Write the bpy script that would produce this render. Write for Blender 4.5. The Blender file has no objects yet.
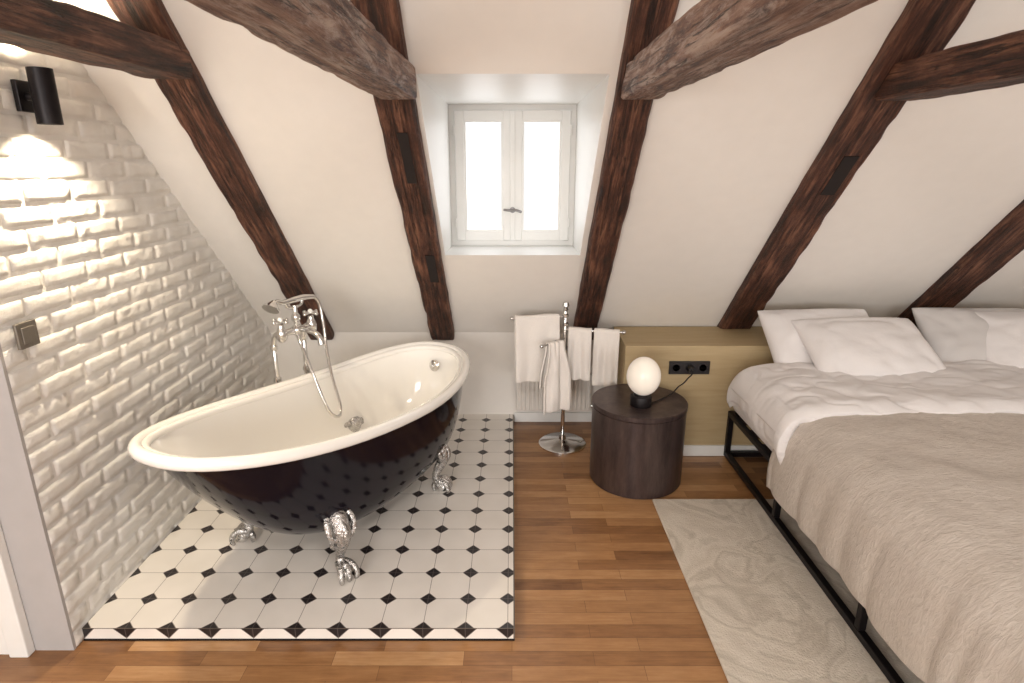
import bpy, bmesh, math, random
from mathutils import Vector, Matrix, noise, Euler
random.seed(7)
S=bpy.context.scene
COL=S.collection

# ---------------------------------------------------------------- materials
def newmat(name):
    m=bpy.data.materials.new(name); m.use_nodes=True
    nt=m.node_tree; b=nt.nodes['Principled BSDF']
    return m,nt,b
def N(nt,t,**kw):
    n=nt.nodes.new(t)
    for k,v in kw.items():
        if k in n.inputs: n.inputs[k].default_value=v
        else: setattr(n,k,v)
    return n
def coords(nt,scale=(1,1,1),kind='Object',rot=(0,0,0)):
    tc=N(nt,'ShaderNodeTexCoord'); mp=N(nt,'ShaderNodeMapping')
    mp.inputs['Scale'].default_value=scale; mp.inputs['Rotation'].default_value=rot
    nt.links.new(tc.outputs[kind],mp.inputs['Vector']); return mp.outputs['Vector']
def ramp(nt,fac,stops,interp='LINEAR'):
    r=N(nt,'ShaderNodeValToRGB'); cr=r.color_ramp; cr.interpolation=interp
    while len(cr.elements)<len(stops): cr.elements.new(0.5)
    for e,(p,c) in zip(cr.elements,stops): e.position=p; e.color=(c[0],c[1],c[2],1)
    nt.links.new(fac,r.inputs['Fac']); return r.outputs['Color']
def bump(nt,b,h,strength=.3,dist=.01):
    bn=N(nt,'ShaderNodeBump'); bn.inputs['Strength'].default_value=strength; bn.inputs['Distance'].default_value=dist
    nt.links.new(h,bn.inputs['Height']); nt.links.new(bn.outputs['Normal'],b.inputs['Normal'])
def math_n(nt,op,a,b=None,c=None):
    n=N(nt,'ShaderNodeMath'); n.operation=op
    for i,x in enumerate((a,b,c)):
        if x is None: continue
        if isinstance(x,(int,float)): n.inputs[i].default_value=x
        else: nt.links.new(x,n.inputs[i])
    return n.outputs[0]
def mixc(nt,f,a,b,blend='MIX'):
    n=N(nt,'ShaderNodeMix'); n.data_type='RGBA'; n.blend_type=blend
    for s,x in ((n.inputs[0],f),(n.inputs[6],a),(n.inputs[7],b)):
        if isinstance(x,(int,float)): s.default_value=x
        elif isinstance(x,tuple): s.default_value=(x[0],x[1],x[2],1)
        else: nt.links.new(x,s)
    return n.outputs[2]
def srgb(r,g,b):
    f=lambda c:(c/255/12.92) if c/255<=.04045 else ((c/255+.055)/1.055)**2.4
    return (f(r),f(g),f(b))
def simple(name,col,rough=.5,metal=0,nscale=30,nstr=.05,var=.06,coat=0,dist=.005):
    m,nt,b=newmat(name)
    v=coords(nt); n=N(nt,'ShaderNodeTexNoise',Scale=nscale,Detail=4.0); nt.links.new(v,n.inputs['Vector'])
    d=tuple(c*(1-var) for c in col); l=tuple(min(1,c*(1+var)) for c in col)
    nt.links.new(ramp(nt,n.outputs['Fac'],[(.3,d),(.7,l)]),b.inputs['Base Color'])
    b.inputs['Roughness'].default_value=rough; b.inputs['Metallic'].default_value=metal
    b.inputs['Coat Weight'].default_value=coat
    if nstr>0: bump(nt,b,n.outputs['Fac'],nstr,dist)
    return m
def wood_beam(name,stops,bs=.8,crack=(.015,.008,.006),worn=None):
    m,nt,b=newmat(name)
    v=coords(nt,(2.0,38,38)); n=N(nt,'ShaderNodeTexNoise',Scale=1.6,Detail=10.0,Roughness=.72,Distortion=.3); nt.links.new(v,n.inputs['Vector'])
    v2=coords(nt,(1.3,5,5)); n2=N(nt,'ShaderNodeTexNoise',Scale=3.5,Detail=9.0,Roughness=.7); nt.links.new(v2,n2.inputs['Vector'])
    v3=coords(nt,(.9,20,20)); n3=N(nt,'ShaderNodeTexNoise',Scale=2.2,Detail=4.0,Roughness=.55,Distortion=.3); nt.links.new(v3,n3.inputs['Vector'])
    v4=coords(nt,(30,60,60)); n4=N(nt,'ShaderNodeTexNoise',Scale=2.5,Detail=5.0,Roughness=.6); nt.links.new(v4,n4.inputs['Vector'])
    f=math_n(nt,'ADD',math_n(nt,'MULTIPLY',n.outputs['Fac'],.5),math_n(nt,'MULTIPLY',n2.outputs['Fac'],.5))
    c=ramp(nt,f,stops)
    if worn:
        v5=coords(nt,(2.2,14,14)); n5=N(nt,'ShaderNodeTexNoise',Scale=2.0,Detail=12.0,Roughness=.8,Distortion=.5); nt.links.new(v5,n5.inputs['Vector'])
        wf=ramp(nt,n5.outputs['Fac'],[(.48,(0,0,0)),(.58,(1,1,1))])
        c=mixc(nt,math_n(nt,'MULTIPLY',wf,.6),c,worn)
    ck=ramp(nt,math_n(nt,'ABSOLUTE',math_n(nt,'SUBTRACT',n3.outputs['Fac'],.57)),[(0,(1,1,1)),(.022,(0,0,0))])
    c=mixc(nt,math_n(nt,'MULTIPLY',ck,.85),c,crack)
    nt.links.new(c,b.inputs['Base Color'])
    b.inputs['Roughness'].default_value=.58
    h=math_n(nt,'SUBTRACT',math_n(nt,'ADD',math_n(nt,'ADD',n.outputs['Fac'],math_n(nt,'MULTIPLY',n2.outputs['Fac'],1.4)),math_n(nt,'MULTIPLY',n4.outputs['Fac'],.25)),math_n(nt,'MULTIPLY',ck,.9))
    bump(nt,b,h,bs,.018)
    return m

M={}
M['plaster']=simple('plaster_wall',srgb(236,231,225),.9,0,14,.08,.012)
M['white']=simple('white_paint',srgb(236,235,232),.45,0,20,.02,.01)
M['greywall']=simple('grey_paint',srgb(176,172,171),.6,0,12,.04,.03)
M['rafter']=wood_beam('rafter_wood',[(.41,srgb(42,24,17)),(.5,srgb(86,50,36)),(.6,srgb(142,97,74))],1.0)
M['tie']=wood_beam('tie_beam_wood',[(.41,srgb(70,42,33)),(.49,srgb(124,86,68)),(.59,srgb(176,142,122))],1.0,srgb(40,22,17),srgb(212,192,178))
M['mortise']=simple('dark_mortise',srgb(26,17,15),.8)  # near-black colour stands in for the shade inside holes
M['black_enamel']=simple('black_enamel',srgb(17,14,24),.10,0,5,0,.1,0)
M['black_enamel'].node_tree.nodes['Principled BSDF'].inputs['Specular IOR Level'].default_value=.26
M['enamel']=simple('white_enamel',srgb(246,243,238),.12,0,5,0,.005,.5)
M['chrome']=simple('chrome',(.72,.71,.70),.12,1,8,0,.03)
M['ornate']=simple('cast_chrome',(.55,.54,.53),.24,1,70,.8,.2,0,.012)
M['blackmetal']=simple('black_steel',srgb(32,28,30),.45,.6,40,.03,.1)
M['sheet']=simple('white_linen',srgb(230,226,225),.9,0,9,.35,.02,0,.015)
M['greylinen']=simple('grey_linen',srgb(208,204,202),.9,0,9,.25,.02,0,.012)
M['towel']=simple('terry_towel',srgb(240,234,228),1,0,260,.6,.04,0,.006)
M['globe']=simple('opal_glass',srgb(244,236,224),.25,0,4,0,.01)
M['rad']=simple('radiator_enamel',srgb(228,222,215),.4,0,4,0,.01)
M['plug']=simple('black_plastic',srgb(38,35,37),.4,0,4,0,.05)
M['switch']=simple('brushed_bronze',srgb(120,113,104),.4,.5,80,.03,.05)
M['handle']=simple('satin_nickel',srgb(130,128,128),.3,1,20,0,.05)
M['cable']=simple('cable_rubber',srgb(25,22,22),.5,0,4,0,.05)
M['globe'].node_tree.nodes['Principled BSDF'].inputs['Emission Color'].default_value=(1,.9,.78,1)
M['globe'].node_tree.nodes['Principled BSDF'].inputs['Emission Strength'].default_value=.2
m,nt,b=newmat('ochre_oak_veneer'); v=coords(nt,(2,30,30))
n=N(nt,'ShaderNodeTexNoise',Scale=2.0,Detail=6.0,Roughness=.6); nt.links.new(v,n.inputs['Vector'])
nt.links.new(ramp(nt,n.outputs['Fac'],[(.3,srgb(174,152,114)),(.7,srgb(186,165,128))]),b.inputs['Base Color'])
b.inputs['Roughness'].default_value=.6; bump(nt,b,n.outputs['Fac'],.05,.003); M['mustard']=m
# bricks
m,nt,b=newmat('whitewashed_brick'); v=coords(nt)
n=N(nt,'ShaderNodeTexNoise',Scale=42.0,Detail=9.0,Roughness=.78); nt.links.new(v,n.inputs['Vector'])
n2=N(nt,'ShaderNodeTexNoise',Scale=9.0,Detail=3.0); nt.links.new(v,n2.inputs['Vector'])
nt.links.new(ramp(nt,n2.outputs['Fac'],[(.3,srgb(232,227,220)),(.7,srgb(245,242,237))]),b.inputs['Base Color'])
b.inputs['Roughness'].default_value=.8; bump(nt,b,n.outputs['Fac'],.7,.010); M['brick']=m
# side table
m,nt,b=newmat('dark_patina_metal'); v=coords(nt,(6,6,1.2))
n=N(nt,'ShaderNodeTexNoise',Scale=3.0,Detail=7.0,Roughness=.7); nt.links.new(v,n.inputs['Vector'])
nt.links.new(ramp(nt,n.outputs['Fac'],[(.3,srgb(56,46,47)),(.7,srgb(98,83,79))]),b.inputs['Base Color'])
b.inputs['Metallic'].default_value=.55; b.inputs['Roughness'].default_value=.34; bump(nt,b,n.outputs['Fac'],.05,.005); M['table']=m
# parquet
m,nt,b=newmat('oak_parquet'); v=coords(nt)
br=N(nt,'ShaderNodeTexBrick'); br.offset=.37; br.squash=1
br.inputs['Color1'].default_value=(0,0,0,1); br.inputs['Color2'].default_value=(1,1,1,1); br.inputs['Mortar'].default_value=(.5,.5,.5,1)
br.inputs['Scale'].default_value=1; br.inputs['Mortar Size'].default_value=.0008; br.inputs['Mortar Smooth'].default_value=.3
br.inputs['Brick Width'].default_value=.44; br.inputs['Row Height'].default_value=.062
nt.links.new(v,br.inputs['Vector'])
vg=coords(nt,(2.5,34,1)); g=N(nt,'ShaderNodeTexNoise',Scale=2.2,Detail=8.0,Roughness=.65,Distortion=.7); nt.links.new(vg,g.inputs['Vector'])
vk=coords(nt,(1,2.4,1)); kn=N(nt,'ShaderNodeTexNoise',Scale=9.0,Detail=5.0,Roughness=.6); nt.links.new(vk,kn.inputs['Vector'])
f=math_n(nt,'ADD',math_n(nt,'ADD',math_n(nt,'MULTIPLY',br.outputs['Color'],.36),math_n(nt,'MULTIPLY',g.outputs['Fac'],.36)),math_n(nt,'MULTIPLY',kn.outputs['Fac'],.28))
c=ramp(nt,f,[(.2,srgb(94,60,36)),(.42,srgb(144,102,65)),(.6,srgb(170,126,84)),(.82,srgb(200,160,116))])
c=mixc(nt,math_n(nt,'MULTIPLY',br.outputs['Fac'],.75),c,srgb(80,50,30))
nt.links.new(c,b.inputs['Base Color']); b.inputs['Roughness'].default_value=.34
bump(nt,b,math_n(nt,'SUBTRACT',math_n(nt,'MULTIPLY',g.outputs['Fac'],.2),br.outputs['Fac']),.12,.003); M['floor']=m
# octagon + dot tile
PITCH=.1485
m,nt,b=newmat('octagon_dot_tile')
tc=N(nt,'ShaderNodeTexCoord'); sx=N(nt,'ShaderNodeSeparateXYZ'); nt.links.new(tc.outputs['Object'],sx.inputs[0])
def cell(o): return math_n(nt,'ABSOLUTE',math_n(nt,'SUBTRACT',math_n(nt,'FRACT',math_n(nt,'ADD',math_n(nt,'DIVIDE',o,PITCH),100.5)),.5))
cx=cell(sx.outputs['X']); cy=cell(math_n(nt,'ADD',sx.outputs['Y'],sx.outputs['Z']))
dsum=math_n(nt,'ADD',cx,cy)
thr=math_n(nt,'ADD',.2,math_n(nt,'MULTIPLY',math_n(nt,'LESS_THAN',sx.outputs['Z'],-.0008),.08))
diam=math_n(nt,'LESS_THAN',dsum,thr)
gd=math_n(nt,'LESS_THAN',math_n(nt,'ABSOLUTE',math_n(nt,'SUBTRACT',dsum,math_n(nt,'ADD',thr,.009))),.010)
inner=math_n(nt,'LESS_THAN',math_n(nt,'MINIMUM',cx,cy),.008)
outd=math_n(nt,'GREATER_THAN',dsum,thr)
gl=math_n(nt,'MULTIPLY',inner,outd)
gr=math_n(nt,'MAXIMUM',gd,gl)
nz=N(nt,'ShaderNodeTexNoise',Scale=5.0); nt.links.new(tc.outputs['Object'],nz.inputs['Vector'])
base=ramp(nt,nz.outputs['Fac'],[(.3,srgb(226,220,212)),(.7,srgb(236,230,223))])
c=mixc(nt,diam,base,srgb(36,31,33))
cross=math_n(nt,'MULTIPLY',inner,diam)
c=mixc(nt,cross,c,srgb(92,84,82))
c=mixc(nt,gr,c,srgb(150,141,134))
nt.links.new(c,b.inputs['Base Color']); b.inputs['Roughness'].default_value=.3
bump(nt,b,math_n(nt,'SUBTRACT',1.0,gr),.25,.002); M['tile']=m
# rug
m,nt,b=newmat('rug_wool'); v=coords(nt,(1,.75,1))
n=N(nt,'ShaderNodeTexNoise',Scale=2.8,Detail=4.0,Roughness=.5,Distortion=1.1); nt.links.new(v,n.inputs['Vector'])
w=math_n(nt,'FRACT',math_n(nt,'MULTIPLY',n.outputs['Fac'],6.0))
col=ramp(nt,w,[(0,srgb(204,194,180)),(.3,srgb(216,207,194)),(.6,srgb(192,182,168)),(.75,srgb(213,204,191)),(1,srgb(204,194,180))])
f2=N(nt,'ShaderNodeTexNoise',Scale=160.0,Detail=3.0); nt.links.new(v,f2.inputs['Vector'])
nt.links.new(col,b.inputs['Base Color']); b.inputs['Roughness'].default_value=1
bump(nt,b,math_n(nt,'ADD',math_n(nt,'MULTIPLY',w,.3),f2.outputs['Fac']),.5,.008); M['rug']=m
# bedspread
m,nt,b=newmat('crinkle_bedspread'); v=coords(nt,(1,2.6,1))
n=N(nt,'ShaderNodeTexNoise',Scale=24.0,Detail=5.0,Roughness=.6,Distortion=1.2); nt.links.new(v,n.inputs['Vector'])
nt.links.new(ramp(nt,n.outputs['Fac'],[(.3,srgb(192,182,172)),(.7,srgb(210,201,192))]),b.inputs['Base Color'])
b.inputs['Roughness'].default_value=.95; bump(nt,b,n.outputs['Fac'],.4,.013); M['spread']=m
# glass
m=bpy.data.materials.new('window_glass'); m.use_nodes=True; nt=m.node_tree; nt.nodes.clear()
o=N(nt,'ShaderNodeOutputMaterial'); mx=N(nt,'ShaderNodeMixShader'); mx.inputs[0].default_value=.05
t=N(nt,'ShaderNodeBsdfTransparent'); g=N(nt,'ShaderNodeBsdfGlossy'); g.inputs['Roughness'].default_value=.05
nt.links.new(t.outputs[0],mx.inputs[1]); nt.links.new(g.outputs[0],mx.inputs[2]); nt.links.new(mx.outputs[0],o.inputs[0]); M['glass']=m
m,nt,b=newmat('bulb_glow'); b.inputs['Emission Color'].default_value=(1,.8,.5,1); b.inputs['Emission Strength'].default_value=12; M['bulb']=m

# ---------------------------------------------------------------- helpers
def empty(name,loc=(0,0,0)):
    e=bpy.data.objects.new(name,None); COL.objects.link(e); e.empty_display_size=.1
    e.matrix_world=Matrix.Translation(Vector(loc))
    return e
def parent(o,p):
    if p is None: return
    o.parent=p; o.matrix_parent_inverse=Matrix.Translation(-p.matrix_world.translation)
def mesh(name,vs,fs,mat,par=None,smooth=False,loc=None):
    me=bpy.data.meshes.new(name)
    off=Vector(loc) if loc is not None else Vector((0,0,0))
    me.from_pydata([tuple(Vector(v)-off) for v in vs],[],fs)
    bm=bmesh.new(); bm.from_mesh(me); bmesh.ops.recalc_face_normals(bm,faces=bm.faces); bm.to_mesh(me); bm.free()
    me.materials.append(M[mat])
    if smooth:
        for p in me.polygons: p.use_smooth=True
    me.update()
    o=bpy.data.objects.new(name,me); COL.objects.link(o); o.location=off
    if par: parent(o,par)
    return o
def box(name,lo,hi,mat,par=None,bev=0,seg=2):
    x0,y0,z0=lo;x1,y1,z1=hi
    vs=[(x0,y0,z0),(x1,y0,z0),(x1,y1,z0),(x0,y1,z0),(x0,y0,z1),(x1,y0,z1),(x1,y1,z1),(x0,y1,z1)]
    fs=[(0,3,2,1),(4,5,6,7),(0,1,5,4),(1,2,6,5),(2,3,7,6),(3,0,4,7)]
    o=mesh(name,vs,fs,mat,par)
    if bev>0:
        md=o.modifiers.new('b','BEVEL'); md.width=bev; md.segments=seg; md.limit_method='ANGLE'
    return o
def sweep(name,pts,radii,mat,par=None,seg=12,sub=6,closed=False,flat=1.0):
    pts=[Vector(p) for p in pts]
    if not isinstance(radii,(list,tuple)): radii=[radii]*len(pts)
    P=[];R=[]
    if sub>1 and len(pts)>2:
        n=len(pts); rng=n if closed else n-1
        for i in range(rng):
            g=lambda k: pts[k%n] if closed else pts[max(0,min(n-1,k))]
            p0,p1,p2,p3=g(i-1),g(i),g(i+1),g(i+2); r1=radii[i%n]; r2=radii[(i+1)%n]
            for j in range(sub):
                t=j/sub
                P.append(.5*((2*p1)+(p2-p0)*t+(2*p0-5*p1+4*p2-p3)*t*t+(3*p1-p0-3*p2+p3)*t**3)); R.append(r1+(r2-r1)*t)
        if not closed: P.append(pts[-1]); R.append(radii[-1])
    else: P=pts;R=radii
    vs=[];fs=[]; n=len(P); up=None
    for i in range(n):
        if closed: d=(P[(i+1)%n]-P[i-1]).normalized()
        else: d=(P[min(n-1,i+1)]-P[max(0,i-1)]).normalized()
        if up is None:
            up=Vector((0,0,1)) if abs(d.z)<.9 else Vector((1,0,0))
        a=(up-d*up.dot(d)).normalized(); up=a; c=d.cross(a)
        for k in range(seg):
            th=2*math.pi*k/seg; vs.append(P[i]+a*math.cos(th)*R[i]+c*math.sin(th)*R[i]*flat)
    rng=n if closed else n-1
    for i in range(rng):
        for k in range(seg):
            a=i*seg+k;b_=i*seg+(k+1)%seg; j=(i+1)%n; fs.append((a,b_,j*seg+(k+1)%seg,j*seg+k))
    if not closed:
        fs.append(tuple(range(seg))); fs.append(tuple(range((n-1)*seg,n*seg)))
    return mesh(name,vs,fs,mat,par,True)
def cyl(name,p0,p1,r,mat,par=None,seg=24,r1=None):
    o=sweep(name,[p0,p1],[r,r if r1 is None else r1],mat,par,seg,1)
    for p in o.data.polygons:
        if len(p.vertices)>4: p.use_smooth=False
    md=o.modifiers.new('b','BEVEL'); md.width=min(.002,r*.2); md.segments=2; md.limit_method='ANGLE'; md.angle_limit=1.0
    return o
def lathe(name,prof,loc,mat,par=None,seg=48,axis=None,sy=1):
    vs=[];fs=[]
    A=axis.to_track_quat('Z','Y').to_matrix() if axis is not None else Matrix.Identity(3)
    for r,z in prof:
        for k in range(seg):
            th=2*math.pi*k/seg; vs.append(Vector(loc)+A@Vector((r*math.cos(th),r*math.sin(th)*sy,z)))
    for i in range(len(prof)-1):
        for k in range(seg): fs.append((i*seg+k,i*seg+(k+1)%seg,(i+1)*seg+(k+1)%seg,(i+1)*seg+k))
    if prof[0][0]>1e-4: fs.append(tuple(range(seg)))
    if prof[-1][0]>1e-4: fs.append(tuple(range((len(prof)-1)*seg,len(prof)*seg)))
    o=mesh(name,vs,fs,mat,par,True)
    bm=bmesh.new(); bm.from_mesh(o.data); bmesh.ops.remove_doubles(bm,verts=bm.verts,dist=1e-5); bm.to_mesh(o.data); bm.free()
    md=o.modifiers.new('es','EDGE_SPLIT'); md.split_angle=math.radians(40)
    return o
def ball(name,c,r,mat,par=None,sc=(1,1,1),seg=24):
    prof=[(max(0,r*math.sin(math.pi*i/16))*sc[0],-r*math.cos(math.pi*i/16)*sc[2]) for i in range(17)]
    prof[0]=(0,prof[0][1]); prof[-1]=(0,prof[-1][1])
    return lathe(name,prof,c,mat,par,seg)

# ---------------------------------------------------------------- room numbers
YW=3.6; ZK=.6; SL=1.015; AL=math.atan(SL)
def yslope(z): return YW-(z-ZK)/SL
XL=-1.5; XR=3.6; XLL=-2.7; YB=-2.4; ZC=2.6; YT=yslope(ZC)
box('floor',(XLL,YB,-.1),(XR,YW+.1,0),'floor')
box('wall_far',(XL-.2,YW,0),(XR,YW+.12,ZK+.02),'plaster')
wx0,wx1,wz0,wz1=-.34,.346,1.16,1.91; YWIN=3.43
xs=[XLL,wx0,wx1,XR]; zs=[ZK,wz0,wz1,ZC]
vs=[];fs=[]
for z in zs:
    for x in xs: vs.append((x,yslope(z),z))
for j in range(3):
    for i in range(3):
        if i==1 and j==1: continue
        a=j*4+i; fs.append((a,a+1,a+5,a+4))
sl=mesh('ceiling',vs,fs,'plaster')
ys0,ys1=yslope(wz0),yslope(wz1); YO=3.5
vs=[(wx0,ys0,wz0),(wx1,ys0,wz0),(wx1,ys1,wz1),(wx0,ys1,wz1),(wx0,YO,wz0),(wx1,YO,wz0),(wx1,YO,wz1),(wx0,YO,wz1)]
mesh('trim_1',vs,[(0,1,5,4),(1,2,6,5),(2,3,7,6),(3,0,4,7)],'white')
box('ceiling.001',(XLL,YB,ZC),(XR,YT+.02,ZC+.1),'plaster')
box('wall_right',(XR,YB,0),(XR+.1,YW+.1,ZC),'plaster')
box('wall_left',(XLL-.1,YB,0),(XLL,1.72,ZC),'plaster')
op=[(-2.0,-.4),(.8,3.0)]; zb,zt=.8,2.3
bk=empty('wall_back',(0,YB,0))
box('pier_1',(XLL,YB-.1,0),(op[0][0],YB,ZC),'plaster',bk)
box('pier_2',(op[0][1],YB-.1,0),(op[1][0],YB,ZC),'plaster',bk)
box('pier_3',(op[1][1],YB-.1,0),(XR,YB,ZC),'plaster',bk)
for k,(a,c) in enumerate(op):
    box('sill_wall_%d'%k,(a,YB-.1,0),(c,YB,zb),'plaster',bk); box('lintel_%d'%k,(a,YB-.1,zt),(c,YB,ZC),'plaster',bk)
    w=empty('window_%d'%(k+2),((a+c)/2,YB,1.5))  # added window out of view, framing a fill light
    for nm,lo,hi in (('frame_l',(a,YB-.08,zb),(a+.06,YB-.02,zt)),('frame_r',(c-.06,YB-.08,zb),(c,YB-.02,zt)),('frame_t',(a+.06,YB-.08,zt-.06),(c-.06,YB-.02,zt)),('frame_b',(a+.06,YB-.08,zb),(c-.06,YB-.02,zb+.06)),('mullion',((a+c)/2-.04,YB-.08,zb+.06),((a+c)/2+.04,YB-.02,zt-.06))):
        box(nm,lo,hi,'white',w)

# brick wall
def bisect_slope(bm):
    n=Vector((0,math.sin(AL),math.cos(AL)))
    bmesh.ops.bisect_plane(bm,geom=bm.verts[:]+bm.edges[:]+bm.faces[:],plane_co=Vector((0,YW,ZK+.01)),plane_no=n,clear_outer=True)
Y0B=1.69
bm=bmesh.new()
ch=.0675; bl=.208; mort=.010
row=0; z=.002
while z<2.6:
    off=-(bl+mort)*(.5 if row%2 else 0)-random.random()*.025
    y=Y0B+off
    while y<YW:
        ya=max(y,Y0B); L=bl+random.uniform(-.018,.014); yb=min(y+L,YW)
        y=y+L+mort+random.uniform(-.002,.002)
        if yb-ya<.03: continue
        if z>ZK+(YW-ya)*SL: continue
        zz0=z+random.uniform(-.002,.002); zz1=z+ch-mort+random.uniform(-.002,.002)
        d0=random.uniform(-.0022,.0022); tilt=random.uniform(-.0015,.0015); sd=random.random()*50
        rise=random.uniform(-.002,.002)
        nu=max(3,int((yb-ya)/.011)); nv=6; g=[]
        for j in range(nv+1):
            r=[]
            for i in range(nu+1):
                u=i/nu; w=j/nv
                ed=min(i,nu-i,j,nv-j)
                yy=ya+(yb-ya)*u; z_=zz0+(zz1-zz0)*w+rise*(u-.5)
                nn=noise.noise(Vector((yy*12+sd,z_*18,sd)))*.0015+noise.noise(Vector((yy*45,z_*55,sd)))*.0018
                pit=max(0,noise.noise(Vector((yy*28,z_*34,sd+7)))-.2)*.009
                x=XL+d0+tilt*(u*2-1)+nn-pit
                if ed==0:
                    x=XL-.010
                    yy+=noise.noise(Vector((yy*40,z_*40,3+sd)))*.004; z_+=noise.noise(Vector((yy*40,z_*40,9+sd)))*.004
                    if ya==Y0B and i==0: x=XL-.004; yy=ya
                elif ed==1:
                    x-=.0010+.004*max(0,noise.noise(Vector((yy*35,z_*35,sd+4))))
                    if i==1: yy=ya+(yb-ya)*.35/nu
                    if i==nu-1: yy=yb-(yb-ya)*.35/nu
                    if j==1: z_=zz0+(zz1-zz0)*.38/nv+rise*(u-.5)
                    if j==nv-1: z_=zz1-(zz1-zz0)*.38/nv+rise*(u-.5)
                r.append(bm.verts.new((x,yy,z_)))
            g.append(r)
        for j in range(nv):
            for i in range(nu):
                f=bm.faces.new((g[j][i],g[j][i+1],g[j+1][i+1],g[j+1][i])); f.smooth=True
    z+=ch; row+=1
ny,nz=120,160; g=[]
for j in range(nz+1):
    r=[]
    for i in range(ny+1):
        yy=Y0B+(YW-Y0B)*i/ny; z_=2.6*j/nz
        r.append(bm.verts.new((XL-.0062+noise.noise(Vector((yy*22,z_*22,0)))*.0025,yy,z_)))
    g.append(r)
for j in range(nz):
    for i in range(ny):
        f=bm.faces.new((g[j][i],g[j][i+1],g[j+1][i+1],g[j+1][i])); f.smooth=True
for a,b_ in (((XL-.22),(XL-.02)),):
    vv=[bm.verts.new(p) for p in ((a,Y0B,0),(b_,Y0B,0),(b_,YW,0),(a,YW,0),(a,Y0B,2.6),(b_,Y0B,2.6),(b_,YW,2.6),(a,YW,2.6))]
    for q in ((0,3,2,1),(4,5,6,7),(0,1,5,4),(1,2,6,5),(2,3,7,6),(3,0,4,7)): bm.faces.new([vv[i] for i in q])
bisect_slope(bm)
me=bpy.data.meshes.new('wall_left_brick'); bm.to_mesh(me); bm.free(); me.materials.append(M['brick'])
COL.objects.link(bpy.data.objects.new('wall_left_brick',me))
box('wall_left_return',(XLL,Y0B-.012,0),(XL-.004,Y0B,ZC),'greywall')
dc=empty('door_1',(-1.9,Y0B,0))
yd=Y0B-.0125
box('casing_outer',(-1.70,yd-.033,0),(-1.635,yd,2.1),'white',dc,.004)
box('casing_inner',(-1.77,yd-.02,0),(-1.705,yd,2.1),'white',dc,.004)
box('casing_top',(-2.65,yd-.033,2.1),(-1.635,yd,2.18),'white',dc,.004)
box('door_leaf',(-2.6,yd-.016,.01),(-1.775,yd,2.1),'white',dc,.003)
box('door_panel_upper',(-2.45,yd-.022,1.1),(-1.92,yd-.014,1.95),'white',dc,.004)
box('door_panel_lower',(-2.45,yd-.022,.2),(-1.92,yd-.014,.95),'white',dc,.004)

# ---------------------------------------------------------------- beams
def hewn(name,mw,L,W,D,mat,seed=0,amp=.006,par=None,cham=.018,sw_=.006):
    n=max(8,int(L/.022)); vs=[];fs=[]
    sec=[]
    c=cham
    base=[(-W/2,-D/2+c),(-W/2,-D/6),(-W/2,D/6),(-W/2,D/2-c),(-W/2+c,D/2),(-W/6,D/2),(W/6,D/2),(W/2-c,D/2),(W/2,D/2-c),(W/2,D/6),(W/2,-D/6),(W/2,-D/2+c),(W/2-c,-D/2),(W/6,-D/2),(-W/6,-D/2),(-W/2+c,-D/2)]
    nb=len(base)
    for a in range(nb):
        p=base[a];q=base[(a+1)%nb]; sec.append(p); sec.append(((p[0]+q[0])/2,(p[1]+q[1])/2))
    K=len(sec)
    for i in range(n+1):
        x=L*i/n
        sway=noise.noise(Vector((x*1.1,seed,2)))*sw_
        for (a,b_) in sec:
            r=Vector((a,b_)); ln=r.length
            d=noise.noise(Vector((x*3+seed,a*9,b_*9)))*amp*.35+noise.noise(Vector((x*12,a*60+seed,b_*60)))*amp*.5
            corner=(abs(a)>W/2-c*1.01 and abs(b_)>D/2-c*1.01)
            if corner: d-=max(0,noise.noise(Vector((x*9,a*3+seed*3,1))))*amp*1.8
            s=1+d/ln
            vs.append((x,a*s+sway,b_*s))
    for i in range(n):
        for k in range(K): fs.append((i*K+k,i*K+(k+1)%K,(i+1)*K+(k+1)%K,(i+1)*K+k))
    fs.append(tuple(range(K))); fs.append(tuple(range(n*K,(n+1)*K)))
    o=mesh(name,vs,fs,mat,None,True); o.matrix_world=mw
    md=o.modifiers.new('es','EDGE_SPLIT'); md.split_angle=math.radians(28)
    if par: o.parent=par; o.matrix_parent_inverse=par.matrix_world.inverted()
    return o
dS=Vector((0,-math.cos(AL),math.sin(AL))); nS=Vector((0,-math.sin(AL),-math.cos(AL)))
def basis(o,x,y,z):
    mm=Matrix.Identity(4)
    for i,v in enumerate((x,y,z)):
        for r in range(3): mm[r][i]=v[r]
    mm.translation=o; return mm
PR=.05; RD=.16
def rafter(X,W,seed,notches=()):
    o=Vector((X,YW,ZK))+dS*(-.01)+nS*(PR-RD/2)
    e=empty('roof_rafter',(X,YW,ZK))
    r=hewn('rafter_timber',basis(o,dS,Vector((-1,0,0)),nS),2.85,W,RD,'rafter',seed,.007,e,.010,.006)
    for (s0,s1,x0,x1) in notches:
        vs=[]
        for nn in (PR-.03,PR+.003):
            for s,x in ((s0,x0),(s0,x1),(s1,x1),(s1,x0)):
                vs.append(Vector((x,YW,ZK))+dS*s+nS*nn)
        mesh('mortise_block',vs,[(0,1,2,3),(4,5,6,7),(0,1,5,4),(1,2,6,5),(2,3,7,6),(3,0,4,7)],'mortise',e)  # solid dark block; notch shade is painted, no hole is cut
    return e
rafter(-1.18,.15,1)
rafter(-.43,.145,12,[(1.35,1.62,-.44,-.40),(.62,.85,-.43,-.385)])
rafter(.445,.14,23,)
rafter(1.345,.185,34,[(1.28,1.5,1.33,1.39)])
rafter(2.4,.21,45)
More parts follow.
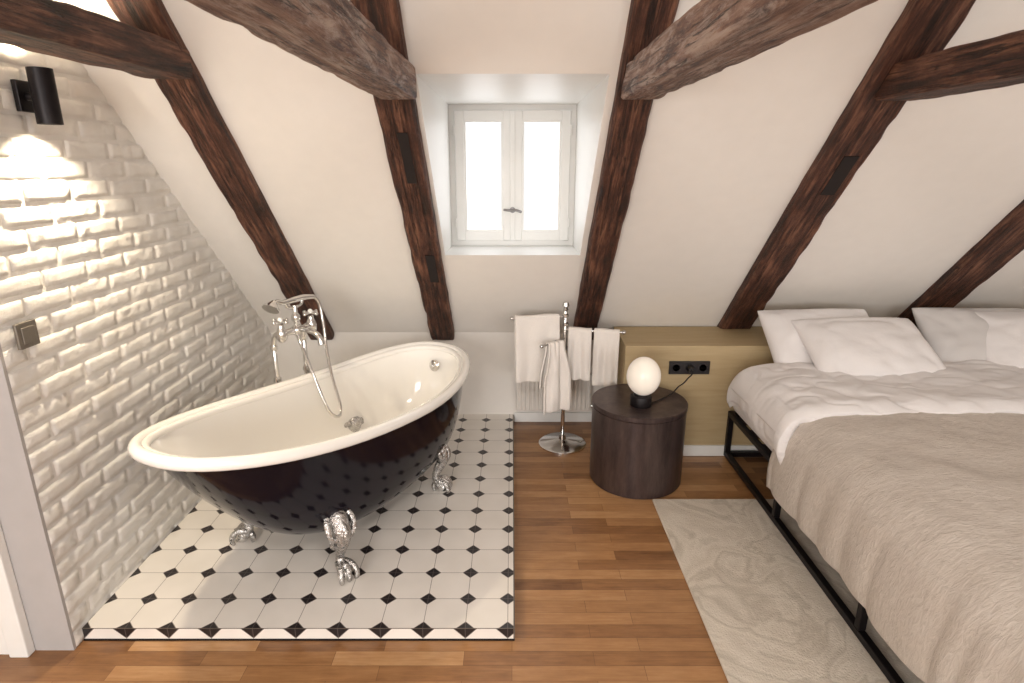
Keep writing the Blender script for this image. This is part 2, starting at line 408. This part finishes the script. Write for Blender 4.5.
def tie(x0,x1,z0,z1,seed,mat='tie'):
    zc=(z0+z1)/2; W=x1-x0; H=z1-z0; yend=yslope(zc)-.03
    o=Vector(((x0+x1)/2,yend,zc))
    h=hewn('tie_beam',basis(o,Vector((0,-1,0)),Vector((1,0,0)),Vector((0,0,1))),yend-YB,W,H,mat,seed,.0055,None,.008,.003)
    return h
tie(-.475,-.34,1.825,1.935,3); tie(.39,.53,1.825,1.935,8)
tie(-1.265,-1.105,1.885,1.99,15,'rafter'); tie(1.3,1.46,1.82,1.935,20,'rafter')

# ---------------------------------------------------------------- window
w=empty('window_1',(0,YWIN,1.53))
F=.028
yf0,yf1=YWIN-.005,YWIN+.05
box('frame_left',(wx0+.0005,yf0,wz0+.0005),(wx0+F,yf1,wz1-.0005),'white',w)
box('frame_right',(wx1-F,yf0,wz0+.0005),(wx1-.0005,yf1,wz1-.0005),'white',w)
box('frame_top',(wx0+F,yf0,wz1-F),(wx1-F,yf1,wz1-.0005),'white',w)
box('frame_bottom',(wx0+F,yf0,wz0+.0005),(wx1-F,yf1,wz0+F),'white',w)
xm=.003
for k,(a,c) in enumerate(((wx0+F,xm),(xm,wx1-F))):
    st=.05; z0,z1=wz0+F,wz1-F; y0,y1=YWIN-.02,YWIN+.02
    a+=.0025;c-=.0015;z0+=.0025;z1-=.0025
    box('sash%d_stile_l'%k,(a,y0,z0),(a+st,y1,z1),'white',w,.004)
    box('sash%d_stile_r'%k,(c-st,y0,z0),(c,y1,z1),'white',w,.004)
    box('sash%d_rail_t'%k,(a+st,y0+.001,z1-st),(c-st,y1,z1),'white',w)
    box('sash%d_rail_b'%k,(a+st,y0+.001,z0),(c-st,y1,z0+st),'white',w)
    i0=a+st;i1=c-st;j0=z0+st;j1=z1-st;bd=.01
    box('bead%d_l'%k,(i0,y0+.012,j0),(i0+bd,y1-.001,j1),'white',w)
    box('bead%d_r'%k,(i1-bd,y0+.012,j0),(i1,y1-.001,j1),'white',w)
    box('bead%d_t'%k,(i0+bd,y0+.012,j1-bd),(i1-bd,y1-.001,j1),'white',w)
    box('bead%d_b'%k,(i0+bd,y0+.012,j0),(i1-bd,y1-.001,j0+bd),'white',w)
    box('glass_pane%d'%k,(i0+.002,YWIN,j0+.002),(i1-.002,YWIN+.004,j1-.002),'glass',w)
    for zz in (z0+.1,z1-.1):
        xx=wx0+F if k==0 else wx1-F
        cyl('hinge',(xx,y0-.004,zz-.025),(xx,y0-.004,zz+.025),.006,'white',w,12)
box('meeting_strip',(xm-.014,YWIN-.032,wz0+F+.004),(xm+.014,YWIN-.018,wz1-F-.004),'white',w,.004)
hz=1.36
cyl('handle_rosette',(xm,YWIN-.032,hz),(xm,YWIN-.038,hz),.016,'handle',w)
cyl('handle_neck',(xm,YWIN-.036,hz),(xm,YWIN-.06,hz),.007,'handle',w)
sweep('handle_lever',[(xm-.05,YWIN-.062,hz+.004),(xm-.02,YWIN-.06,hz),(xm+.02,YWIN-.06,hz),(xm+.05,YWIN-.062,hz-.01)],[.006,.007,.007,.007],'handle',w)

# ---------------------------------------------------------------- tiled platform
PZ=.05; PY0=1.725; PX1=0.005
pl=empty('tiled_platform',(XL,PY0,0))
o=box('tile_deck',(XL,PY0,0),(PX1,YW,PZ),'tile',pl)
o.data.transform(Matrix.Translation((-XL,-PY0,-PZ))); o.parent=None; o.location=(XL,PY0,PZ); parent(o,pl)
box('edge_strip_front',(XL,PY0-.004,0),(PX1+.004,PY0-.0005,.006),'blackmetal',pl)
box('edge_strip_side',(PX1+.0005,PY0,0),(PX1+.005,YW,PZ-.004),'switch',pl)
box('edge_trim_front',(XL,PY0-.0015,PZ-.001),(PX1+.002,PY0,PZ+.0003),'switch',pl)

# ---------------------------------------------------------------- bathtub
C=Vector((-.735,2.45,0)); ax=Vector((.43,.9,0)).normalized(); lf=Vector((-ax.y,ax.x,0))
def TP(s,l,z): return C+ax*s+lf*l+Vector((0,0,z))
tub=empty('clawfoot_bathtub',TP(0,0,PZ))
HW=.365; LN=.86; LF=.79; ZB=.175
def rimz(s):
    return .575+.155*(max(0,(1-s)/2))**2.2+.062*max(0,s)**2
levels=[(0,.30,.22,.35),(0.0,.50,.36,.55),(.03,.64,.45,.68),(.10,.76,.54,.79),(.22,.85,.63,.88),(.4,.91,.73,.93),(.62,.95,.84,.965),(.82,.975,.92,.985),(1,1,1,1)]
KS=64
def ring(lv,inset=0,zadd=0):
    h,fw,fn,ff=lv; out=[]
    for k in range(KS):
        th=2*math.pi*k/KS; c_=math.cos(th); s_=math.sin(th); e=2/2.3
        cs=math.copysign(abs(c_)**e,c_); ss=math.copysign(abs(s_)**e,s_)
        Lx=(LF*ff if c_>0 else LN*fn)-inset; Wx=HW*fw-inset
        zr=rimz(cs); zb_=ZB+zadd
        z_=zb_+(zr-zb_)*h if h<1 else zr
        out.append(TP(Lx*cs,Wx*ss,z_))
    return out
def loft(name,rings,mat,par,cap=True):
    vs=[p for r in rings for p in r]; fs=[]
    for i in range(len(rings)-1):
        for k in range(KS): fs.append((i*KS+k,i*KS+(k+1)%KS,(i+1)*KS+(k+1)%KS,(i+1)*KS+k))
    if cap:
        cc=len(vs); vs.append(sum(rings[0],Vector())/KS)
        for k in range(KS): fs.append((k,(k+1)%KS,cc))
    o=mesh(name,vs,fs,mat,par,True); md=o.modifiers.new('s','SUBSURF'); md.levels=1; md.render_levels=1
    return o
loft('outer_shell',[ring(l) for l in levels],'black_enamel',tub)
loft('inner_basin',[ring(l,.028,.045) for l in levels],'enamel',tub)
rr=ring(levels[-1],0)
sweep('rolled_rim',[p+Vector((0,0,.004))+ (p-TP(0,0,p.z)).normalized()*.008 for p in rr],.022,'enamel',tub,16,1,True)
sweep('rim_inner_lip',[p+Vector((0,0,-.002)) for p in ring(levels[-1],.018)],.016,'enamel',tub,12,1,True)
oc=TP(.725,0,.55); axn=(-ax+Vector((0,0,.15))).normalized()
lathe('overflow_plate',[(0,.0),(.032,0),(.032,.004),(.022,.012),(0,.014)],oc,'chrome',tub,32,axn)
ball('overflow_knob',oc+axn*.018,.012,'chrome',tub)
lathe('drain',[(0,0),(.03,0),(.03,.004),(0,.006)],TP(.35,0,ZB+.046),'chrome',tub,32)
def foot(s,l):
    o_=lf*(1 if l>0 else -1)
    sd=1 if s>0 else -1
    out=(o_*.9+ax*sd*.35).normalized()
    B=TP(s,l,PZ); U=Vector((0,0,1)); tng=out.cross(U)
    P=lambda a,z:B+out*a+U*z
    sweep('foot_leg',[P(-.03,.29),P(.0,.265),P(.03,.22),P(.033,.175),P(.012,.125),P(-.004,.085),P(.008,.05),P(.03,.032)],[.028,.036,.036,.028,.021,.017,.022,.026],'ornate',tub,16,5)
    for q in (-1,1):
        sweep('foot_scroll',[P(-.02,.29)+tng*.03*q,P(.015,.26)+tng*.050*q,P(.035,.215)+tng*.050*q,P(.035,.185)+tng*.034*q,P(.045,.2)+tng*.022*q,P(.045,.215)+tng*.03*q],[.010,.012,.012,.010,.008,.007],'ornate',tub,10,5)
        sweep('foot_leaf',[P(.0,.13)+tng*.01*q,P(.01,.15)+tng*.032*q,P(.02,.18)+tng*.042*q],[.012,.011,.004],'ornate',tub,10,4)
    sweep('foot_rib',[P(.02,.275),P(.058,.235),P(.062,.195),P(.04,.15),P(.02,.12)],[.006,.012,.012,.009,.005],'ornate',tub,10,4)
    ball('foot_ball',P(.03,.028),.026,'chrome',tub)
    for q in (-1,0,1):
        sweep('claw',[P(.0,.062)+tng*.012*q,P(.035,.064)+tng*.024*q,P(.058,.045)+tng*.032*q,P(.062,.016)+tng*.032*q,P(.054,.003)+tng*.028*q],[.014,.013,.011,.010,.005],'ornate',tub,10,4)
    sweep('claw',[P(.0,.055),P(-.015,.03),P(-.01,.003)],[.014,.012,.007],'ornate',tub,10,4)
foot(-.37,-.25); foot(.33,-.245); foot(-.37,.25); foot(.33,.245)

# ---------------------------------------------------------------- tub filler
tf=empty('freestanding_tub_filler',TP(0.15,.45,PZ))
A_=TP(.05,.445,0); B_=TP(.24,.445,0)
up=lambda p,z:Vector((p.x,p.y,z))
for p in (A_,B_):
    lathe('floor_flange',[(.035,0),(.035,.006),(.02,.014),(.013,.03),(0,.03)],up(p,PZ),'chrome',tf,28)
    cyl('riser',up(p,PZ),up(p,.80),.0115,'chrome',tf)
    for z_ in (.62,.78): lathe('riser_collar',[(.012,-.014),(.018,-.008),(.018,.008),(.012,.014)],up(p,z_),'chrome',tf,20)
    sweep('swan_elbow',[up(p,.79),up(p,.83)-lf*.01,up(p,.85)-lf*.035,up(p,.85)-lf*.06],.012,'chrome',tf)
    t0=up(p,.85)-lf*.06
    lathe('tap_body',[(.012,-.035),(.022,-.025),(.025,0),(.02,.02),(.013,.035),(.013,.05)],t0,'chrome',tf,24)
    t1=t0+Vector((0,0,.062))
    for d in (ax,lf):
        cyl('cross_handle',t1-d*.035,t1+d*.035,.006,'chrome',tf,12)
        ball('handle_knob',t1-d*.037,.009,'chrome',tf); ball('handle_knob',t1+d*.037,.009,'chrome',tf)
    ball('handle_cap',t1+Vector((0,0,.008)),.012,'enamel',tf)
a1=up(A_,.85)-lf*.06; b1=up(B_,.85)-lf*.06; m1=(a1+b1)/2
cyl('mixer_bar',a1,b1,.016,'chrome',tf)
ball('mixer_centre',m1,.028,'chrome',tf)
sweep('spout',[m1,m1-lf*.04+Vector((0,0,.008)),m1-lf*.10,m1-lf*.135+Vector((0,0,-.02)),m1-lf*.145+Vector((0,0,-.055))],[.014,.014,.013,.013,.016],'chrome',tf)
cyl('diverter_stem',m1,m1+Vector((0,0,.12)),.011,'chrome',tf)
lathe('diverter',[(.012,0),(.02,.01),(.02,.03),(.012,.04)],m1+Vector((0,0,.04)),'chrome',tf,20)
cr=m1+Vector((0,0,.11))
sweep('cradle',[cr-ax*.05+Vector((0,0,.045)),cr-ax*.045+Vector((0,0,.01)),cr,cr+ax*.045+Vector((0,0,.01)),cr+ax*.05+Vector((0,0,.045))],.007,'chrome',tf)
h0=cr+Vector((0,0,.035))
sweep('handset_grip',[h0+ax*.13+Vector((0,0,-.01)),h0+ax*.06,h0,h0-ax*.07,h0-ax*.10+Vector((0,0,.01)),h0-ax*.125],[.010,.014,.015,.012,.011,.012],'chrome',tf)
lathe('handset_rose',[(.012,-.02),(.018,-.01),(.036,.012),(.038,.022),(0,.024)],h0-ax*.13,'chrome',tf,28,-(ax+Vector((0,0,1))-lf*-.2).normalized())
q=h0+ax*.13; Zv=lambda z:Vector((0,0,z))
hs=[q+Zv(-.01),q+ax*.03+Zv(-.05),q+ax*.025+Zv(-.15)-lf*.02,q-ax*.01+Zv(-.28)-lf*.06,q-ax*.05+Zv(-.40)-lf*.12,q-ax*.09+Zv(-.51)-lf*.19,q-ax*.13+Zv(-.55)-lf*.21,q-ax*.17+Zv(-.51)-lf*.19,q-ax*.17+Zv(-.38)-lf*.13,q-ax*.15+Zv(-.24)-lf*.05,m1+Zv(-.03)]
sweep('shower_hose',hs,.0075,'chrome',tf,10,8)

# ---------------------------------------------------------------- sconce + switch
sc=empty('wall_sconce',(XL,1.967,1.80))
cx_=-1.425; cyy=1.967; cz=1.80
box('wall_plate',(XL+.005,cyy-.035,cz-.045),(XL+.022,cyy+.035,cz+.045),'blackmetal',sc,.003)
cyl('arm',(XL+.02,cyy,cz),(cx_-.03,cyy,cz),.012,'blackmetal',sc)
R=.034;Hh=.08
lathe('cylinder_shade',[(R-.003,-Hh+.02),(R-.003,-Hh),(R,-Hh),(R,Hh),(R-.003,Hh),(R-.003,Hh-.02)],(cx_,cyy,cz),'blackmetal',sc,40)
cyl('lamp_lens_lower',(cx_,cyy,cz-Hh+.022),(cx_,cyy,cz-Hh+.018),R-.004,'bulb',sc)
cyl('lamp_lens_upper',(cx_,cyy,cz+Hh-.022),(cx_,cyy,cz+Hh-.018),R-.004,'bulb',sc)
sw=empty('light_switch',(XL,1.775,1.1))
box('switch_plate',(XL+.003,1.735,1.06),(XL+.014,1.815,1.14),'switch',sw,.003)
box('switch_rocker',(XL+.012,1.75,1.075),(XL+.018,1.80,1.125),'switch',sw,.002)

# ---------------------------------------------------------------- boxed ledge behind bed
YL=3.125; ZL=.655; XB=.62
box('headboard_ledge',(XB,YL,0),(XR-.005,3.538,ZL),'mustard',None,.003)
box('baseboard_far',(XB,YL-.014,0),(XR-.005,YL,.065),'white',None,.003)
box('baseboard_knee',(PX1+.01,YW-.014,0),(XB,YW,.065),'white',None,.003)
so=empty('power_socket_strip',(.97,YL,.53))
box('socket_plate',(.862,YL-.012,.495),(1.085,YL,.57),'plug',so,.003)
for k in range(3):
    xx=.9+.0735*k
    lathe('socket_well',[(.026,0),(.026,.003),(.021,.003),(.019,.0)],(xx,YL-.012,.5325),'plug',so,28,Vector((0,-1,0)))
    for q in (-.008,.008): cyl('pin_hole',(xx+q,YL-.0125,.5325),(xx+q,YL-.0135,.5325),.003,'mortise',so,10)
lathe('plug_body',[(.019,0),(.019,.02),(.014,.035),(0,.036)],(.9735,YL-.014,.5325),'cable',so,24,Vector((0,-1,0)))

# ---------------------------------------------------------------- side table + lamp
TX,TY=.655,2.877; TR=.243; TH=.44
st=empty('drum_side_table',(TX,TY,0))
lathe('drum_body',[(TR-.012,0),(TR-.012,.01),(TR-.004,.012),(TR-.004,TH-.03),(TR-.008,TH-.028),(TR-.008,TH-.024),(TR,TH-.022),(TR,TH-.003),(TR-.003,TH),(0,TH)],(TX,TY,0),'table',st,96)
tl=empty('globe_table_lamp',(.648,2.81,TH))
lx,ly=.648,2.81; lz=TH+.0005
lathe('lamp_base',[(.052,0),(.053,.004),(.053,.05),(.050,.054),(.04,.055),(.036,.062),(0,.062)],(lx,ly,lz),'blackmetal',tl,40)
ball('lamp_globe',(lx+.006,ly,lz+.055+.098),.084,'globe',tl,(1,1,1.17),40)
sweep('lamp_cable',[(.9735,YL-.045,.5325),(.97,YL-.075,.52),(.955,YL-.06,.49),(.93,YL-.07,.465),(.89,3.01,.462),(.84,2.95,TH+.006),(.76,2.87,TH+.005),(.70,2.82,TH+.005)],.0035,'cable',tl,8,6)

# ---------------------------------------------------------------- radiator
rd=empty('panel_radiator',(.25,YW,.2))
rx0,rx1,rz0,rz1=.03,.50,.10,.345
box('back_panel',(rx0,YW-.075,rz0),(rx1,YW-.03,rz1),'rad',rd,.006)
x=rx0+.012
while x<rx1-.015:
    box('rib',(x,YW-.088,rz0+.012),(x+.017,YW-.074,rz1-.012),'rad',rd,.005); x+=.027
for xx in (rx0+.08,rx1-.08): box('bracket',(xx,YW-.032,rz0+.05),(xx+.03,YW,rz1-.05),'rad',rd)
cyl('valve',(rx1,YW-.055,rz0+.03),(rx1+.04,YW-.055,rz0+.03),.012,'chrome',rd)
cyl('pipe',(rx1+.03,YW-.055,0),(rx1+.03,YW-.055,rz0+.03),.008,'chrome',rd)

# ---------------------------------------------------------------- towel stand
px,py=.30,3.27
ts=empty('towel_stand',(px,py,0))
lathe('weighted_base',[(.14,0),(.14,.008),(.132,.014),(.05,.022),(.022,.035),(.016,.06),(0,.06)],(px,py,0),'chrome',ts,48)
cyl('pole',(px,py,.03),(px,py,.83),.011,'chrome',ts)
for z_ in (.3,.6,.74,.79): lathe('pole_collar',[(.011,-.012),(.018,-.006),(.018,.006),(.011,.012)],(px,py,z_),'chrome',ts,20)
lathe('finial',[(.011,0),(.016,.01),(.012,.018),(.02,.03),(.016,.05),(0,.055)],(px,py,.815),'chrome',ts,24)
arms=[((0.0,3.22),.785),((.62,3.2),.71),((.16,3.10),.66)]
for (e,z_) in arms:
    cyl('arm',(px,py,z_),(e[0],e[1],z_),.007,'chrome',ts,14); ball('arm_end',(e[0],e[1],z_),.012,'chrome',ts)
def towel(name,p0,p1,z,front,back,seed,gath=0,amp=.006):
    p0=Vector((p0[0],p0[1],0));p1=Vector((p1[0],p1[1],0)); d=(p1-p0); nrm=Vector((d.y,-d.x,0)).normalized()
    if nrm.y>0: nrm=-nrm
    r=.012; prof=[]
    nb=14
    for i in range(nb): prof.append((-r-.004,-back*(1-i/nb)))
    for i in range(7):
        th=math.pi*i/6; prof.append((-math.cos(th)*(r+.004),math.sin(th)*r))
    nf=22
    for i in range(1,nf+1): prof.append((r+.004,-front*i/nf))
    nu=26; vs=[];fs=[]
    for (o_,zz) in prof:
        for k in range(nu+1):
            u=k/nu; g=1-gath*math.exp(-((zz+.0)/.12)**2)
            uu=.5+(u-.5)*g
            hang=min(1,abs(zz)/.12)
            w_=math.sin(u*math.pi*2*2.2+seed)*amp*hang+noise.noise(Vector((u*3,zz*5,seed)))*amp*1.6*hang
            w_+=gath*math.sin(u*22+seed)*.012
            pnt=p0+d*uu+nrm*(o_+w_*(1 if o_>0 else .6)+ (hang*.006 if o_>0 else -hang*.003))
            vs.append((pnt.x,pnt.y,z+zz+noise.noise(Vector((u*2,seed,0)))*.006))
    W_=nu+1
    for i in range(len(prof)-1):
        for k in range(nu): fs.append((i*W_+k,i*W_+k+1,(i+1)*W_+k+1,(i+1)*W_+k))
    o=mesh(name,vs,fs,'towel',None,True)
    md=o.modifiers.new('so','SOLIDIFY'); md.thickness=.009; md.offset=0
    md=o.modifiers.new('su','SUBSURF'); md.levels=1; md.render_levels=1
    return o
def lerp2(a,b_,t): return (a[0]+(b_[0]-a[0])*t,a[1]+(b_[1]-a[1])*t)
P0=(px,py)
towel('hanging_towel',lerp2(P0,(0,3.22),.12),lerp2(P0,(0,3.22),.95),.785,.37,.30,1,0,.009)
towel('hanging_towel',lerp2(P0,(.62,3.2),.06),lerp2(P0,(.62,3.2),.46),.71,.29,.26,3,0,.009)
towel('hanging_towel',lerp2(P0,(.62,3.2),.50),lerp2(P0,(.62,3.2),.93),.71,.32,.26,5,0,.009)
towel('hanging_towel',(.155,3.10),(.32,3.19),.66,.39,.25,8,.45,.016)

# ---------------------------------------------------------------- rug
o=box('area_rug',(.695,.5,.0),(3.2,2.632,.014),'rug',None,.005)

# ---------------------------------------------------------------- bed
bx0,bx1,by0,by1=1.205,3.03,1.02,3.10
bed=empty('bed',((bx0+bx1)/2,2,0))
T=.028; rz=.014
def rail(n_,a,b_): box(n_,a,b_,'blackmetal',bed,.002,1)
for x in (bx0,bx1-T):
    rail('rail_top',(x,by0,.285-T),(x+T,by1,.285)); rail('rail_floor',(x,by0,rz),(x+T,by1,rz+T))
for y in (by0,by1-T):
    rail('cross_top',(bx0+T,y,.285-T),(bx1-T,y+T,.285)); rail('cross_floor',(bx0+T,y,rz),(bx1-T,y+T,rz+T))
for y in (by0,1.72,2.42,by1-T):
    for x in (bx0,bx1-T): rail('post',(x,y,rz+T),(x+T,y+T,.285-T))
for k in range(12):
    y=by0+.12+k*.165; box('slat',(bx0+T,y,.262),(bx1-T,y+.07,.28),'table',bed)
o=box('mattress',(bx0+.01,by0+.01,.287),(bx1-.01,by1,.53),'sheet',bed,.045,5)
def crv(pts,t):
    n=len(pts)-1; x=t*n; i=min(n-1,int(x)); f=x-i
    g=lambda k:pts[max(0,min(n,k))]
    p0,p1,p2,p3=g(i-1),g(i),g(i+1),g(i+2)
    return tuple(.5*((2*p1[c])+(p2[c]-p0[c])*f+(2*p0[c]-5*p1[c]+4*p2[c]-p3[c])*f*f+(3*p1[c]-p0[c]-3*p2[c]+p3[c])*f**3) for c in (0,1))
def cloth(name,cross,ya,yb,mat,seed,nx=130,ny=90,amp=.012,thick=.02,foot=False,sc=5,endround=.0,crease=0):
    vs=[];fs=[]
    for j in range(ny+1):
        v=j/ny
        for i in range(nx+1):
            u=i/nx
            X,Z=crv(cross,u)
            Yv=yb+(ya-yb)*v
            if foot:
                tot=(yb-ya)+.36; s=v*tot
                if s<(yb-ya)-.05: Yv=yb-s; drop=0
                else:
                    q=s-((yb-ya)-.05); r_=.07
                    if q<r_*math.pi/2: Yv=ya+.05-r_*math.sin(q/r_); drop=r_*(1-math.cos(q/r_))
                    else: Yv=ya+.05-r_; drop=r_+(q-r_*math.pi/2)
                Z=max(Z-drop,.22) if Z>.3 else max(Z,.2)
            w1=noise.noise(Vector((X*sc,Yv*sc*.8,seed+Z*3)))+.5*noise.noise(Vector((X*sc*2.7,Yv*sc*2.1,seed+Z*6)))
            if crease:
                cn=abs(noise.noise(Vector((X*7+Yv*4,Yv*9-X*3,seed+9))));  w1-=crease*max(0,.16-cn)*6
            top=1 if (.2<u<.8) else .6
            e=min(v,1-v)
            if endround>0:
                k_=max(0,1-e/.12); Z-=endround*k_*k_ 
            side=-1 if u<.5 else 1
            if Z<.5:
                fold=math.sin(Yv*17+seed+noise.noise(Vector((Yv*4,seed,0)))*3)*.012*min(1,(.55-Z)/.2)
                X+=side*(abs(fold)+w1*amp*.5)
            else: Z+=w1*amp*top
            hemz=noise.noise(Vector((Yv*3,seed,5)))*.025 if (u<.04 or u>.96) else 0
            Yo=noise.noise(Vector((X*4,seed*2,1)))*.02*(1 if v>.9 or v<.1 else 0)
            vs.append((X,Yv+Yo,Z+hemz))
    W_=nx+1
    for j in range(ny):
        for i in range(nx): fs.append((j*W_+i,j*W_+i+1,(j+1)*W_+i+1,(j+1)*W_+i))
    o=mesh(name,vs,fs,mat,bed,True)
    md=o.modifiers.new('so','SOLIDIFY'); md.thickness=thick; md.offset=-1
    return o
L_=bx0;R_=bx1
cross=[(L_-.05,.21),(L_-.055,.30),(L_-.045,.40),(L_-.02,.50),(L_+.06,.575),(L_+.2,.60),(L_+.4,.61),(L_+.65,.61),(R_-.65,.61),(R_-.4,.61),(R_-.2,.6),(R_-.06,.575),(R_+.02,.50),(R_+.045,.40),(R_+.055,.30),(R_+.05,.21)]
cloth('bedspread',cross,by0-.02,2.42,'spread',4,150,120,.010,.02,foot=True,sc=5)
cross2=[(L_-.05,.40),(L_-.075,.46),(L_-.07,.54),(L_-.02,.61),(L_+.10,.64),(L_+.25,.645),(L_+.45,.645),(L_+.7,.65),(R_-.7,.65),(R_-.45,.645),(R_-.25,.645),(R_-.1,.64),(R_+.02,.61),(R_+.07,.54),(R_+.075,.46),(R_+.05,.40)]
cloth('duvet',cross2,2.30,2.93,'sheet',11,200,90,.017,.075,sc=5,endround=.035,crease=.45)
def pillow(name,c,wd,ht,th,rot,mat,seed):
    n=30; vs=[];fs=[]
    Rm=Euler(rot).to_matrix()
    for sgn in (1,-1):
        for j in range(n+1):
            for i in range(n+1):
                u=i/n*2-1; v=j/n*2-1
                uu=math.sin(u*math.pi/2); vv=math.sin(v*math.pi/2)
                x=wd/2*uu*(1-.05*(1-vv*vv)-.03*(abs(uu*vv))**4); y=ht/2*vv*(1-.06*(1-uu*uu)-.03*(abs(uu*vv))**4)
                z=th/2*(max(0,(1-uu**2)*(1-vv**2)))**.45
                cn=abs(noise.noise(Vector((x*5+seed,y*7+x*3,sgn))))
                wr=noise.noise(Vector((x*6+seed,y*6,sgn)))*.016+noise.noise(Vector((x*16+seed,y*16,sgn)))*.006-max(0,.12-cn)*.10
                edge=min(1,(1-max(abs(uu),abs(vv)))*6)
                z=sgn*z+sgn*wr*edge
                p=Vector(c)+Rm@Vector((x,y,z)); vs.append(p)
    W_=n+1
    for s in (0,1):
        for j in range(n):
            for i in range(n):
                a=s*W_*W_+j*W_+i; fs.append((a,a+1,a+W_+1,a+W_))
    o=mesh(name,vs,fs,mat,None,True)
    bm=bmesh.new(); bm.from_mesh(o.data); bmesh.ops.remove_doubles(bm,verts=bm.verts,dist=.0008); bmesh.ops.recalc_face_normals(bm,faces=bm.faces); bm.to_mesh(o.data); bm.free()
    md=o.modifiers.new('su','SUBSURF'); md.levels=1; md.render_levels=1
    return o
D=math.radians
pillow('pillow',(1.64,3.02,.70),.62,.45,.20,(D(40),0,D(3)),'sheet',1)
pillow('pillow',(1.79,2.88,.715),.66,.43,.18,(D(30),D(0),D(4)),'sheet',7)
pillow('pillow',(2.48,3.03,.70),.62,.45,.19,(D(43),0,D(-2)),'greylinen',13)
pillow('pillow',(2.72,2.94,.71),.68,.45,.18,(D(38),0,D(-3)),'sheet',19)

# ---------------------------------------------------------------- lights
def area(name,loc,rot,sx_,sy_,pw,col):
    l=bpy.data.lights.new(name,'AREA'); l.shape='RECTANGLE'; l.size=sx_; l.size_y=sy_; l.energy=pw; l.color=col
    o=bpy.data.objects.new(name,l); COL.objects.link(o); o.location=loc; o.rotation_euler=rot; return o
area('daylight_front_window',(0,3.62,1.54),(D(-90),0,0),.9,.95,7,(.98,.99,1))
area('daylight_rear_window',(-1.2,YB-.12,1.55),(D(90),0,0),1.55,1.45,116,(1,.97,.93))  # added fill light behind the camera, set in an added window
area('daylight_rear_window_2',(1.9,YB-.12,1.55),(D(90),0,0),2.1,1.45,56,(1,.98,.96))  # second added fill light, weaker, for the right side
def spot(name,loc,rot,pw,ang):
    l=bpy.data.lights.new(name,'SPOT'); l.energy=pw; l.color=(1,.85,.62); l.spot_size=D(ang); l.spot_blend=.7; l.shadow_soft_size=.03
    o=bpy.data.objects.new(name,l); COL.objects.link(o); o.location=loc; o.rotation_euler=rot; return o
spot('sconce_downlight',(cx_,cyy,cz-Hh-.002),(0,0,0),42,130)
spot('sconce_uplight',(cx_,cyy,cz+Hh+.002),(D(180),0,0),20,130)
cl=empty('ceiling_lamp',(.3,-.3,ZC))  # added lamp out of view, fills the room with light
cyl('lamp_body',(.3,-.3,ZC),(.3,-.3,ZC-.06),.3,'globe',cl,40)
l=area('ceiling_lamp_light',(.3,-.3,ZC-.07),(0,0,0),.6,.6,30,(1,.95,.88)); l.data.shape='DISK'

W=bpy.data.worlds.new('World'); S.world=W; W.use_nodes=True
bg=W.node_tree.nodes['Background']; bg.inputs[0].default_value=(.98,.99,1,1); bg.inputs[1].default_value=1.1
# ---------------------------------------------------------------- camera
cam=bpy.data.cameras.new('cam'); cam.sensor_width=36; cam.lens=36*600/1024; cam.clip_start=.02
co=bpy.data.objects.new('camera',cam); COL.objects.link(co); co.location=(0,0,1.6); co.rotation_euler=(D(90-16.4),0,0)
S.camera=co
S.view_settings.view_transform='Standard'; S.view_settings.look='None'; S.view_settings.exposure=0
